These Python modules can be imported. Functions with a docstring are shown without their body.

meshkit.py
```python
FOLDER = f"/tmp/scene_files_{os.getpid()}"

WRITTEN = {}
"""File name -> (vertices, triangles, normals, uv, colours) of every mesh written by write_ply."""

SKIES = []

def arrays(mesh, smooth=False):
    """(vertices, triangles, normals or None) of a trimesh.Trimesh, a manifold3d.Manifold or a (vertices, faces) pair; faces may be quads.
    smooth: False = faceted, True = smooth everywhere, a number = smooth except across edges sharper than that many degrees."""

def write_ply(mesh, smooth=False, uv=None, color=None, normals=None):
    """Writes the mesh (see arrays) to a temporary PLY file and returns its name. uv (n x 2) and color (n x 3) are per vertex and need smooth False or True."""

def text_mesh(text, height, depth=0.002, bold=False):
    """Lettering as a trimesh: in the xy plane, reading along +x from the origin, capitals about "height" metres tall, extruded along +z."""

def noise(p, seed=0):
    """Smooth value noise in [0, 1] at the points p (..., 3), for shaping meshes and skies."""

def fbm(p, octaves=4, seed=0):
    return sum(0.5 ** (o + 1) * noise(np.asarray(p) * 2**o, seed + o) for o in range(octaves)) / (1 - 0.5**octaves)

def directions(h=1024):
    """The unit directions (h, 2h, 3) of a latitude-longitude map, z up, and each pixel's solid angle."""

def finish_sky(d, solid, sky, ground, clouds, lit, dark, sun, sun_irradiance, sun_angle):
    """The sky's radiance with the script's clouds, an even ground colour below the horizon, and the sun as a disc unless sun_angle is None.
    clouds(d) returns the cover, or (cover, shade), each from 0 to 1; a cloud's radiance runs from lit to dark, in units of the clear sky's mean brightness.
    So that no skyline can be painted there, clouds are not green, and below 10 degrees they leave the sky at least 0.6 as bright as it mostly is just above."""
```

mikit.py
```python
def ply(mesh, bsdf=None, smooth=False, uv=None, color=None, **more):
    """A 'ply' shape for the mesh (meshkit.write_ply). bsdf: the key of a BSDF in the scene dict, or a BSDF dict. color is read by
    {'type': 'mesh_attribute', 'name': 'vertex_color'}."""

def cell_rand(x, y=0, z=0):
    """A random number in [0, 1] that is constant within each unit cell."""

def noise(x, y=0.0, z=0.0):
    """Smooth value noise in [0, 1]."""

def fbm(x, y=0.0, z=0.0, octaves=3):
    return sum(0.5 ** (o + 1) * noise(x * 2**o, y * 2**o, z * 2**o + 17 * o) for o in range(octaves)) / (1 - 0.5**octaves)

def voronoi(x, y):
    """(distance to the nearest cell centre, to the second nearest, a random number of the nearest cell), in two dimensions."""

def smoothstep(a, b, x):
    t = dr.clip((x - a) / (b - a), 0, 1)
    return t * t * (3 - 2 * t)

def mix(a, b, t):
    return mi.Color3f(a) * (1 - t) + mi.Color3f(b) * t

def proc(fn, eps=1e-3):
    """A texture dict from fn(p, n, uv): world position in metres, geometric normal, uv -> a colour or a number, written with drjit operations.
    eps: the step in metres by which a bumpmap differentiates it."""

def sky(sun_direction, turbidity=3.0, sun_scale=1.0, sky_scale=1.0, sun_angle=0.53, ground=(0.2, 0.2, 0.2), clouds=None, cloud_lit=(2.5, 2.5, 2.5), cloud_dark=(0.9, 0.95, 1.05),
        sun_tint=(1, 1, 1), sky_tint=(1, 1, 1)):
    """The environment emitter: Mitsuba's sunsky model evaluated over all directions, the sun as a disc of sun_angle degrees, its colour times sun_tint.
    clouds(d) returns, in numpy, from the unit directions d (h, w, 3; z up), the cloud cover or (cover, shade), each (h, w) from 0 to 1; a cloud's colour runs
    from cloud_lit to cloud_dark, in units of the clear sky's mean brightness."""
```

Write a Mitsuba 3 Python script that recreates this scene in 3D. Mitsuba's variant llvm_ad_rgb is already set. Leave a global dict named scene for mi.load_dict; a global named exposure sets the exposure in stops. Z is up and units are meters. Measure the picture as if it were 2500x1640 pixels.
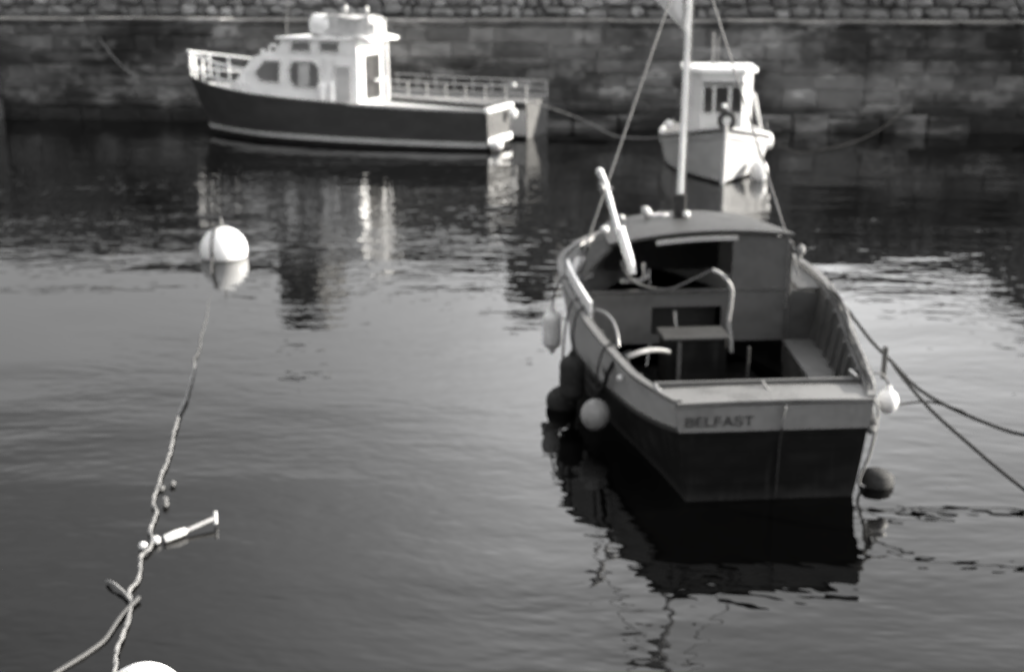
import math, random
import numpy as np, trimesh, drjit as dr, mitsuba as mi
import mikit, meshkit
from mikit import proc, noise, fbm, smoothstep
from scipy.interpolate import PchipInterpolator
from shapely.geometry import Polygon, box as sbox

rng = random.Random(7)
nrg = np.random.default_rng(11)
T = mi.ScalarTransform4f
scene, labels = {}, {}

# ------------------------------------------------------------------ camera, sky, exposure
PITCH = math.radians(16.3)
scene['camera'] = {
    'type': 'thinlens', 'fov': 2 * math.degrees(math.atan(1250 / 3000.0)), 'fov_axis': 'x',
    'aperture_radius': 0.0072, 'focus_distance': 3.0, 'near_clip': 0.05, 'far_clip': 2000.0,
    'to_world': T().look_at(origin=[0, 0, 4.5], target=[0, math.cos(PITCH), 4.5 - math.sin(PITCH)], up=[0, 0, 1])}
SUN = np.array([0.93, 0.15, 0.30]); SUN /= np.linalg.norm(SUN)


def veil(d):
    """A thin veil of high cloud: brighter round the sun, with a soft bright bank low over the far quay, and broad streaks."""
    c = d @ SUN
    glow = ((1 + c) / 2) ** 2.4
    n = meshkit.fbm(d * np.array([2.2, 2.2, 5.0]) + 3.1, 4) - 0.5
    az = np.arctan2(d[..., 0], d[..., 1]) + n * 0.25
    el = np.arcsin(d[..., 2]) + n * 0.12
    bank = np.exp(-((az - 0.12) / 0.26) ** 2) * np.exp(-(np.maximum(el - 0.32, 0) / 0.11) ** 2)
    bank2 = np.exp(-((az - 0.05) / 0.17) ** 2) * np.exp(-((el - 0.48) / 0.15) ** 2)
    return np.ones(d.shape[:2]), np.clip(1.0 - glow * 0.92 - 0.70 * bank - 0.5 * bank2 - n * 0.45, 0, 1)


scene['sky'] = mikit.sky(SUN, turbidity=3, sun_scale=0.68, ground=(0.15, 0.15, 0.15), clouds=veil,
                         cloud_lit=(2.5, 2.5, 2.5), cloud_dark=(0.42, 0.42, 0.42), sun_tint=(0.80, 1.06, 1.80))
exposure = 4.32


# ------------------------------------------------------------------ materials (all grey: a black-and-white photograph)
def grey(v):
    return {'type': 'rgb', 'value': [float(v)] * 3}


def mat(key, fn_or_v, rough=0.55, spec=0.4, bump=None, **more):
    c = grey(fn_or_v) if not callable(fn_or_v) else proc(fn_or_v)
    b = {'type': 'principled', 'base_color': c, 'roughness': rough, 'specular': spec, **more}
    if bump:
        b = {'type': 'bumpmap', 'arbitrary': proc(bump[0], bump[1]), 'scale': bump[2], 'bsdf': b}
    scene[key] = {'type': 'twosided', 'bsdf': b}


def worn(base, lo, f=3.0, amt=0.5):
    """Paint of one tone with blotches of grime and fading."""
    def fn(p, n, uv):
        a = fbm(p.x * f, p.y * f, p.z * f * 1.6, 4)
        b = noise(p.x * f * 9, p.y * f * 9, p.z * f * 4)
        k = smoothstep(0.35, 0.8, a * 0.8 + b * 0.2) * amt
        v = base * (1 - k) + lo * k
        return mi.Color3f(v)
    return fn


mat('paint_white', worn(0.86, 0.66, 2.0, 0.5), 0.4)
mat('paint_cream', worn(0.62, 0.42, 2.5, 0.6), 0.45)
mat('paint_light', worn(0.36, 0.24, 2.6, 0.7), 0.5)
mat('paint_deck', worn(0.135, 0.08, 4.0, 0.9), 0.65)
mat('paint_roof', worn(0.042, 0.022, 4.0, 0.8), 0.6)
mat('paint_transom', worn(0.19, 0.12, 3.0, 0.7), 0.5)
def hull_black(p, n, uv):
    a = fbm(p.x * 3, p.y * 3, p.z * 5, 4); drip = fbm(p.x * 14, p.y * 14, p.z * 1.2, 3)
    seam = smoothstep(0.012, 0.0, dr.abs(dr.abs(p.z * 6.5 - dr.floor(p.z * 6.5) - 0.5) - 0.5) / 6.5)
    scum = smoothstep(0.13, 0.02, p.z + (drip - 0.5) * 0.10)
    return mi.Color3f((0.004 + 0.006 * smoothstep(0.4, 0.75, a) + 0.010 * smoothstep(0.55, 0.8, drip)) * (1 - 0.5 * seam) + 0.010 * scum)


mat('paint_black', hull_black, 0.6, 0.15)
mat('paint_dark', worn(0.036, 0.055, 2.0, 0.7), 0.4)
mat('paint_inside', worn(0.065, 0.035, 3.0, 0.8), 0.6)
mat('paint_panel', worn(0.085, 0.055, 3.0, 0.8), 0.55)
mat('paint_stripe', worn(0.42, 0.3, 3.0, 0.7), 0.5)
mat('paint_hull_grey', worn(0.46, 0.34, 2.5, 0.7), 0.45)
mat('paint_hull_dim', worn(0.13, 0.08, 2.5, 0.8), 0.5)
mat('wood_dark', lambda p, n, uv: mi.Color3f(0.05 + 0.05 * fbm(p.x * 6, p.y * 2, p.z * 24, 3)), 0.65)
mat('wood_sole', lambda p, n, uv: mi.Color3f(0.016 + 0.02 * fbm(p.x * 9, p.y * 2, p.z * 9, 3)), 0.7)
mat('lid_paint', worn(0.04, 0.025, 4.0, 0.8), 0.6)
mat('gear_dark', 0.02, 0.6)
mat('rubber', lambda p, n, uv: mi.Color3f(0.018 + 0.02 * noise(p.x * 30, p.y * 30, p.z * 30)), 0.75, 0.3)
mat('metal_grey', 0.3, 0.4, metallic=0.6)
mat('hose_pale', 0.33, 0.5)
mat('rope_pale', lambda p, n, uv: mi.Color3f(0.09 + 0.14 * noise(p.x * 40, p.y * 40, p.z * 40)), 0.85, 0.1)
mat('rope_mid', lambda p, n, uv: mi.Color3f(0.16 + 0.12 * noise(p.x * 40, p.y * 40, p.z * 40)), 0.85, 0.1)
mat('rope_wet', 0.07, 0.6, 0.3)
mat('rope_dark', 0.03, 0.8, 0.1)
mat('fender_white', worn(0.72, 0.5, 6.0, 0.6), 0.4)
mat('fender_grey', worn(0.33, 0.2, 7.0, 0.8), 0.5)
mat('fender_grey_dim', worn(0.16, 0.1, 7.0, 0.8), 0.5)
mat('buoy_white', worn(0.88, 0.72, 4.0, 0.4), 0.35)
mat('buoy_weed', worn(0.10, 0.05, 8.0, 0.9), 0.7)
mat('cloth_grey', worn(0.62, 0.5, 5.0, 0.6), 0.9, 0.1)
mat('glass_dark', 0.03, 0.12, 0.6)
mat('glass_pale', lambda p, n, uv: mi.Color3f(0.07 + 0.09 * fbm(p.x * 2, p.y * 2, p.z * 2, 2)), 0.15, 0.6)
mat('letter_black', 0.03, 0.5)
mat('net_grey', worn(0.50, 0.25, 14.0, 1.0), 0.9, 0.1)


def stone(base):
    def fn(p, n, uv):
        blot = fbm(p.x * 0.55, p.y * 0.55, p.z * 0.8, 4)
        fine = fbm(p.x * 5, p.y * 5, p.z * 5, 3)
        streak = fbm(p.x * 2.2, p.y * 0.4, p.z * 0.25, 3)
        v = base * (0.30 + 1.15 * smoothstep(0.34, 0.68, blot * 0.62 + streak * 0.2 + fine * 0.18))
        lich = smoothstep(0.54, 0.68, fbm(p.x * 0.9 + 9, p.y * 0.9, p.z * 1.8, 3) * 0.7 + fine * 0.3)
        v = v + lich * base * 1.0
        wet = smoothstep(0.95, 0.35, p.z + (fbm(p.x * 0.8, p.y * 0.8, 3.0, 3) - 0.5) * 1.0)     # weed and wet below the tide mark
        return mi.Color3f(v * (1 - wet) + wet * (0.012 + 0.02 * fine))
    return fn


for i, b in enumerate((0.09, 0.105, 0.125, 0.06)):
    mat(f'stone_{i}', stone(b), 0.85, 0.2)
mat('stone_pale', stone(0.24), 0.85, 0.2)
mat('stone_ledge', lambda p, n, uv: mi.Color3f(0.02 + 0.14 * smoothstep(0.4, 0.7, fbm(p.x * 0.9, p.y * 0.9, p.z * 2, 4))), 0.85, 0.2)
mat('mortar', stone(0.15), 0.95, 0.1)
for i, b in enumerate((0.17, 0.26, 0.36)):
    mat(f'rubble_{i}', lambda p, n, uv, b=b: mi.Color3f(b * (0.45 + 0.9 * fbm(p.x * 3, p.y * 3, p.z * 3, 4))), 0.9, 0.15)
mat('paving', 0.05, 0.9)
mat('roof_slate', 0.06, 0.6)
mat('house_wall', stone(0.14), 0.9, 0.1)


def ripples(p, n, uv):
    """Height of the water in metres: a low slow swell, wind ripples in patches, fine cross ripples."""
    x, y = p.x, p.y
    wx = x + 0.5 * fbm(x * 0.4, y * 0.4, 1.0, 2)
    wy = y + 0.7 * fbm(x * 0.35, y * 0.35, 5.0, 2)
    calm = smoothstep(0.38, 0.62, fbm(x * 0.16 + 3.3, y * 0.10, 2.0, 3))
    a = noise(wx * 0.55, wy * 1.3, 0.0) * 0.014
    b = fbm(wx * 1.7 + 0.6 * wy, wy * 4.5, 3.0, 3) * 0.0055
    c = noise(wx * 6.0, wy * 11.0, 7.0) * 0.0011 + noise(wx * 13.0 + wy * 3.0, wy * 21.0, 4.0) * 0.0006
    gust = smoothstep(15.0, 22.0, y + 6.0 * (fbm(x * 0.12, y * 0.12, 9.0, 2) - 0.5)) * (1 - smoothstep(29.5, 33.0, y))   # a breeze patch in mid harbour
    d = (noise(wx * 4.5 + 0.7 * wy, wy * 14.0, 11.0) * 0.0028 + fbm(wx * 2.3 + 0.4 * wy, wy * 4.0, 11.0, 2) * 0.004) * gust * (0.9 + 0.8 * calm) * (1 - smoothstep(0.5, 3.5, x + 0.05 * y))
    return a + (b + c) * (0.16 + 1.0 * calm) + d


scene['water_surface'] = {'type': 'bumpmap', 'arbitrary': proc(ripples, 0.01), 'scale': 1.0,
                          'bsdf': {'type': 'plastic', 'int_ior': 1.333, 'diffuse_reflectance': grey(0.0008), 'nonlinear': False}}


# ------------------------------------------------------------------ building helpers
USED = {}


def key_for(parent, name):
    base = f'{parent}__{name}' if parent else name
    i = USED.get(base, 0); USED[base] = i + 1
    return f'{base}_{i:03d}' if i else base


def add(mesh, m, name, parent=None, smooth=35, label=None, category=None, group=None, kind=None):
    k = key_for(parent, name)
    scene[k] = mikit.ply(mesh, m, smooth)
    if label or category or group or kind:
        tag(k, label, category, group, kind)
    return k


def tag(k, label=None, category=None, group=None, kind=None):
    e = {'label': label, 'category': category, 'group': group, 'kind': kind}
    labels[k] = {a: b for a, b in e.items() if b}


def thing(name, label, category, group=None):
    k = key_for(None, name)
    tag(k, label, category, group)
    return k


def cat(*ms):
    return trimesh.util.concatenate([m for m in ms if m is not None])


class Frame:
    def __init__(self, o, deg):
        self.o = np.array(o, float); a = math.radians(deg)
        self.R = np.array([[math.cos(a), -math.sin(a), 0], [math.sin(a), math.cos(a), 0], [0, 0, 1]])

    def __call__(self, m):
        m = m.copy(); m.vertices = m.vertices @ self.R.T + self.o
        return m

    def pt(self, t, s, z):
        return self.R @ np.array([t, s, z], float) + self.o


WORLD = Frame((0, 0, 0), 0)


def block(t0, t1, s0, s1, z0, z1, c=0.012):
    """A box with chamfered edges."""
    c = min(c, (t1 - t0) * 0.3, (s1 - s0) * 0.3, (z1 - z0) * 0.3)
    vs = []
    for x, dx in ((t0, c), (t1, -c)):
        for y, dy in ((s0, c), (s1, -c)):
            for z, dz in ((z0, c), (z1, -c)):
                vs += [(x + dx, y + dy, z), (x + dx, y, z + dz), (x, y + dy, z + dz)]
    return trimesh.Trimesh(vs).convex_hull


def beam(a, b, w, h, up=(0, 0, 1)):
    """A rectangular bar from a to b."""
    a, b = np.array(a, float), np.array(b, float)
    d = b - a; L = np.linalg.norm(d); d /= L
    up = (1, 0, 0) if abs(d @ np.array(up, float)) > .95 else up
    s = np.cross(d, up); s /= np.linalg.norm(s); u = np.cross(s, d)
    m = block(-w / 2, w / 2, 0, L, -h / 2, h / 2, 0.15 * min(w, h))
    m.vertices = m.vertices @ np.stack([s, d, u]) + a
    return m


def spline(pts, n):
    pts = np.array(pts, float)
    t = np.r_[0, np.cumsum(np.linalg.norm(np.diff(pts, axis=0), axis=1))]
    return PchipInterpolator(t, pts)(np.linspace(0, t[-1], n))


def tube(pts, r, n=8, cap=True):
    """A round tube along the points; r is one radius or one per point."""
    p = np.array(pts, float); k = len(p); r = np.broadcast_to(r, (k,))
    d = np.gradient(p, axis=0); d /= np.linalg.norm(d, axis=1, keepdims=True) + 1e-12
    ref = np.array([0.31, 0.17, 0.93]); vs = []
    for i in range(k):
        s = np.cross(d[i], ref); s /= np.linalg.norm(s) + 1e-12; u = np.cross(s, d[i]); ref = u
        a = np.arange(n) * 2 * np.pi / n
        vs.append(p[i] + r[i] * (np.cos(a)[:, None] * s + np.sin(a)[:, None] * u))
    v = np.vstack(vs); f = []
    for i in range(k - 1):
        for j in range(n):
            a, b = i * n + j, i * n + (j + 1) % n
            f += [(a, b, b + n), (a, b + n, a + n)]
    if cap:
        v = np.vstack([v, p[:1], p[-1:]]); c0, c1 = len(v) - 2, len(v) - 1
        for j in range(n):
            f += [(c0, (j + 1) % n, j), (c1, (k - 1) * n + j, (k - 1) * n + (j + 1) % n)]
    return trimesh.Trimesh(v, f, process=False)


def lathe(profile, n=28, axis=(0, 0, 1), at=(0, 0, 0)):
    """A solid of revolution: profile is (radius, height) from bottom to top."""
    z = np.array(axis, float); z /= np.linalg.norm(z)
    x = np.cross(z, [0.2, 0.9, 0.3]); x /= np.linalg.norm(x); y = np.cross(z, x)
    pts, f = [], []
    a = np.arange(n) * 2 * np.pi / n
    for r, h in profile:
        pts.append(np.array(at) + h * z + max(r, 1e-4) * (np.cos(a)[:, None] * x + np.sin(a)[:, None] * y))
    for i in range(len(profile) - 1):
        for j in range(n):
            p, q = i * n + j, i * n + (j + 1) % n
            f += [(p, q, q + n), (p, q + n, p + n)]
    return trimesh.Trimesh(np.vstack(pts), f, process=False)


def ball(r, at, squash=1.0, lump=0.0):
    m = trimesh.creation.icosphere(3, r)
    v = m.vertices * [1, 1, squash]
    if lump:
        v = v * (1 + lump * (meshkit.fbm(v / r * 1.3 + 5, 3)[:, None] - 0.5))
    m.vertices = v + np.array(at)
    return m


def ring(R, r, at, axis, n=28, k=12):
    z = np.array(axis, float); z /= np.linalg.norm(z)
    m = trimesh.creation.torus(R, r, n, k)
    m.apply_transform(trimesh.geometry.align_vectors([0, 0, 1], z))
    m.apply_translation(at)
    return m


def sausage(r, h, at, axis=(0, 0, 1), n=20):
    """A cylindrical fender with rounded ends and an eye at each end."""
    prof = [(0.02, -h / 2 - 0.05), (0.035, -h / 2 - 0.03), (0.04, -h / 2)] + [(r * math.sin(t), -h / 2 + r * 0.8 * (1 - math.cos(t))) for t in np.linspace(0.3, math.pi / 2, 6)]
    prof += [(a, -b) for a, b in prof[::-1]]
    return lathe(prof, n, axis, at)


def slab(A, B):
    """A closed plate between two (n, m, 3) grids."""
    n, m = A.shape[:2]
    v = np.vstack([A.reshape(-1, 3), B.reshape(-1, 3)]); N = n * m
    i = np.arange(N).reshape(n, m)
    q = np.stack([i[:-1, :-1], i[1:, :-1], i[1:, 1:], i[:-1, 1:]], -1).reshape(-1, 4)
    fs = [q, (q + N)[:, ::-1]]
    edge = np.r_[i[0, :], i[1:, -1], i[-1, -2::-1], i[-2:0:-1, 0]]
    e2 = np.roll(edge, -1)
    fs.append(np.stack([edge, e2, e2 + N, edge + N], 1))
    q = np.vstack(fs)
    m_ = trimesh.Trimesh(v, np.vstack([q[:, [0, 1, 2]], q[:, [0, 2, 3]]]), process=False)
    return m_


def plate(poly, th, to):
    """A shapely polygon extruded by th, then placed: to maps (x, y, depth) to points."""
    m = trimesh.creation.extrude_polygon(poly, th, engine='earcut')
    m.vertices = to(m.vertices)
    return m


class Hull:
    """A boat hull in its own frame: t to starboard, s forward from the transom, z up from the water."""
    def __init__(self, fr, L, Lw, u, bs, bw, zs, power=0.8, keel=0.45):
        self.fr, self.L, self.Lw, self.power, self.keel = fr, L, Lw, power, keel
        self.bs, self.bw, self.zs = (PchipInterpolator(u, x) for x in (bs, bw, zs))

    def s(self, u, z):
        return u * (self.Lw + (self.L - self.Lw) * np.clip(z / float(self.zs(1.0)), -0.4, 1.1))

    def hb(self, u, z):
        k = np.clip(z / self.zs(u), 0, 1.15)
        up = self.bw(u) + (self.bs(u) - self.bw(u)) * k ** self.power
        dn = self.bw(u) * np.sqrt(np.clip(1 - (np.minimum(z, 0) / self.keel) ** 2, 0, 1))
        return np.where(z >= 0, up, dn)

    def grid(self, u0, u1, ztop, zbot, side, off=0.0, n=48, m=7):
        u = np.linspace(u0, u1, n)[:, None]
        zt = ztop(u) if callable(ztop) else np.full_like(u, ztop); zb = zbot(u) if callable(zbot) else np.full_like(u, zbot)
        z = zb + (zt - zb) * np.linspace(0, 1, m)[None]
        uu = np.broadcast_to(u, z.shape)
        t = np.maximum(self.hb(uu, z) - off, 0.004) * side
        return np.stack([t, self.s(uu, z), z], -1)

    def band(self, u0, u1, ztop, zbot, side, o1, o2, n=48, m=7):
        """A strake: outer face offset o1 inward from the hull, inner face o2."""
        return self.fr(slab(self.grid(u0, u1, ztop, zbot, side, o1, n, m), self.grid(u0, u1, ztop, zbot, side, o2, n, m)))

    def transom(self, z0, z1, s0, th, inset=0.0, m=9):
        z = np.linspace(z0, z1, m)
        A = np.array([[[k * (self.hb(0.0, zz) - inset), s0, zz] for zz in z] for k in np.linspace(-1, 1, 9)], float)
        B = A.copy(); B[..., 1] += th
        return self.fr(slab(A, B))

    def rail(self, u0, u1, side, w, h, inset=0.0, dz=0.0, n=60):
        """A cap of width w and height h along the sheer."""
        u = np.linspace(u0, u1, n); z = self.zs(u)
        t = np.maximum(self.hb(u, z), 0.02) * side; s = self.s(u, z)
        a = np.stack([t - side * inset, s, z + dz], 1); b = np.stack([np.sign(side) * np.maximum(abs(t) - inset - w, 0.003), s, z + dz], 1)
        A = np.stack([a, b], 1); B = A + [0, 0, h]
        return self.fr(slab(A, B))


# ------------------------------------------------------------------ water
scene['water'] = {'type': 'rectangle', 'to_world': T().translate([0, 0, 0]).scale([250, 250, 1]), 'bsdf': {'type': 'ref', 'id': 'water_surface'}}
tag('water', 'rippled harbour water', None, None, 'structure')

# ------------------------------------------------------------------ the far quay: wall, promenade, rubble sea wall
WA = np.array([-24.0, 41.9, 0.0]); WB = np.array([24.0, 35.9, 0.0])
WLEN = float(np.linalg.norm(WB - WA)); WD = (WB - WA) / WLEN; WN = np.array([WD[1], -WD[0], 0.0])
WN = WN if WN[1] < 0 else -WN


def wall_pts(v):
    """(along, out of the wall, up) to world."""
    v = np.asarray(v, float)
    return WA + v[..., :1] * WD + v[..., 1:2] * WN + v[..., 2:3] * np.array([0, 0, 1.0])


def in_wall(m):
    m = m.copy(); m.vertices = wall_pts(m.vertices)
    return m


def stone_mesh(a0, a1, z0, z1, out, jit, deep=0.22, bev=0.04):
    g = lambda s: rng.uniform(-s, s)
    c = [(a0 + g(jit), z0 + g(jit * .6)), (a1 + g(jit), z0 + g(jit * .6)), (a1 + g(jit), z1 + g(jit * .6)), (a0 + g(jit), z1 + g(jit * .6))]
    mx, mz = (a0 + a1) / 2, (z0 + z1) / 2
    v = [(a, -deep, z) for a, z in c] + [(a, out - bev * .8, z) for a, z in c]
    v += [(a + bev * np.sign(mx - a), out + g(0.02), z + bev * np.sign(mz - z)) for a, z in c]
    v.append((mx + g(.1), out + rng.uniform(0.0, 0.05), mz + g(.05)))
    f = []
    for r in (0, 4):
        for j in range(4):
            p, q = r + j, r + (j + 1) % 4
            f += [(p, q, q + 4), (p, q + 4, p + 4)]
    for j in range(4):
        f.append((8 + j, 8 + (j + 1) % 4, 12))
    return trimesh.Trimesh(wall_pts(np.array(v)), f, process=False)


wall = thing('harbour_wall', 'dark stone harbour wall behind the moored boats', 'wall')
core = block(0, WLEN, -1.6, -0.05, -1.5, 3.06, 0.01)
add(in_wall(core), 'mortar', 'core', wall, False)
VA0, VA1 = 4.0, 42.5        # the stretch of the wall in view
sec = VA0
while sec < VA1:
    sw = rng.uniform(3.5, 6.5); sw = sw if VA1 - sec - sw > 3 else VA1 - sec
    n_c = rng.choice([7, 8, 8, 9]); cz = np.cumsum([rng.uniform(.75, 1.3) for _ in range(n_c)]); cz = np.r_[-.35, -.35 + cz / cz[-1] * 3.35]
    for r in range(n_c):
        a = sec; z0, z1 = cz[r], cz[r + 1]
        while a < sec + sw - .05:
            w = rng.uniform(0.55, 1.75); w = w if sec + sw - a - w > .45 else sec + sw - a
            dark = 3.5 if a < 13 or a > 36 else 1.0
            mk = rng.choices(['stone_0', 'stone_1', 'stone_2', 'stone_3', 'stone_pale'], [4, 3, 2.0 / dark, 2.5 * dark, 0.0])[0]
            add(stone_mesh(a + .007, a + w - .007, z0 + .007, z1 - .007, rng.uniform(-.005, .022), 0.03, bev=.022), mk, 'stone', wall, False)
            a += w
    sec += sw
a = VA0
while a < VA1:
    w = rng.uniform(1.3, 1.9)
    add(stone_mesh(a + .012, a + w - .012, 3.015, 3.20 + rng.uniform(-.03, .02), 0.02, 0.015, 1.2), rng.choice(['stone_3', 'stone_3', 'stone_0']), 'coping_stone', wall, False)
    a += w
a = 22.0
while a < 37:
    w = rng.uniform(0.9, 1.6)
    m = stone_mesh(a + .02, a + w - .02, -0.4, 0.42 + rng.uniform(-.10, .07), 0.24 + rng.uniform(-.08, .1), 0.03, 0.05, 0.07)
    add(m, 'stone_ledge', 'footing_stone', wall, False)
    a += w
# a pale upright drain stone and a dark timber rubbing post on the wall
add(in_wall(block(18.15, 18.62, 0.02, 0.13, 0.6, 2.95, 0.03)), 'stone_2', 'pale_pilaster', wall, False, label='pale upright stone strip')
for aa in (4.6, 7.0):
    tp = thing('timber_fender_post', f'dark upright timber rubbing post on the wall, {"leftmost" if aa < 5 else "left of the black-hulled workboat"}', 'post')
    add(in_wall(block(aa, aa + 0.34, 0.06, 0.36, -0.6, 2.75, 0.03)), 'wood_dark', 'post', tp, False)
    for z in (0.7, 2.2):
        add(in_wall(block(aa - 0.04, aa + 0.38, 0.05, 0.39, z, z + 0.09, 0.01)), 'gear_dark', 'iron_strap', tp, False)

add(in_wall(block(-40, WLEN + 40, -60, -1.25, 1.0, 3.18, 0.01)), 'paving', 'quay_top', None, False, 'paved top of the far quay', None, None, 'structure')

sea = thing('sea_wall', 'pale rubble stone sea wall along the back of the far quay', 'wall')
add(in_wall(block(0, WLEN, -5.2, -3.75, 3.0, 5.45, 0.02)), 'mortar', 'core', sea, False)


def rubble(a, z, w, h):
    m = trimesh.creation.icosphere(1, 1.0)
    v = m.vertices * [w / 2 * 1.02, 0.22, h / 2 * 1.04]
    v = np.sign(v) * np.abs(v) ** 0.85 * np.array([w / 2, .22, h / 2]) ** 0.15
    v += (nrg.random(v.shape) - 0.5) * 0.07
    m.vertices = wall_pts(v + [a + w / 2, -3.72 + rng.uniform(-.05, .08), z + h / 2])
    return m


rest = []
z = 3.17
row = 0
while z < 5.5:
    h = rng.uniform(0.24, 0.36); a = VA0 - rng.uniform(0, .4)
    while a < VA1:
        w = rng.uniform(0.25, 0.95)
        m = rubble(a, z + rng.uniform(-.06, .06), w, h * rng.uniform(.75, 1.25))
        if row < 2:
            add(m, f'rubble_{rng.choices([0, 1, 2], [5, 1, .2] if a < 11 or a > 30 else [2, 3, 2])[0]}', 'stone', sea, False)
        else:
            rest.append(m)
        a += w
    z += h; row += 1
k = add(cat(*rest), 'rubble_1', 'upper_stones', sea, False)
labels[k] = {'kind': 'stuff'}

# houses on the far quay: above the frame, seen only mirrored in the water
for nm, a0, a1, dp, zw, zr, lab in (('stone_house', 14.4, 16.0, 4.0, 7.9, 8.7, 'narrow stone house on the far quay, mirrored left of the middle'),
                                    ('stone_house', 23.3, 25.1, 4.0, 7.1, 7.9, 'narrow stone house on the far quay, mirrored beside the near boat'),
                                    ('stone_house', 41.0, 47.0, 5.0, 6.6, 8.8, 'wide stone house on the far quay, mirrored at the right edge')):
    hk = thing(nm, lab, 'house')
    add(in_wall(block(a0, a1, -6.0 - dp, -6.0, 3.1, zw, 0.03)), 'house_wall', 'wall', hk, False)
    gp = Polygon([(a0 - .15, zw + 0.01), (a1 + .15, zw + 0.01), ((a0 + a1) / 2, zr)])
    add(plate(gp, dp + .3, lambda v: wall_pts(np.stack([v[:, 0], -6.0 + .15 - v[:, 2], v[:, 1]], 1))), 'roof_slate', 'roof', hk, False)
    mid = (a0 + a1) / 2
    add(in_wall(block(mid - .35, mid + .35, -6.02, -5.96, 4.6, 5.5, 0.01)), 'glass_dark', 'window', hk, False)
    add(in_wall(block(mid - .25, mid + .25, -6.0 - dp * .8, -6.6 - dp * .5, zr - .6, zr + .5, 0.02)), 'house_wall', 'chimney', hk, False)

# the near quay that the camera stands on
add(block(-40, 40, -30, 0.6, -2, 2.9, 0.05), 'stone_0', 'near_quay', None, False, 'near quay under the camera', None, None, 'structure')

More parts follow.
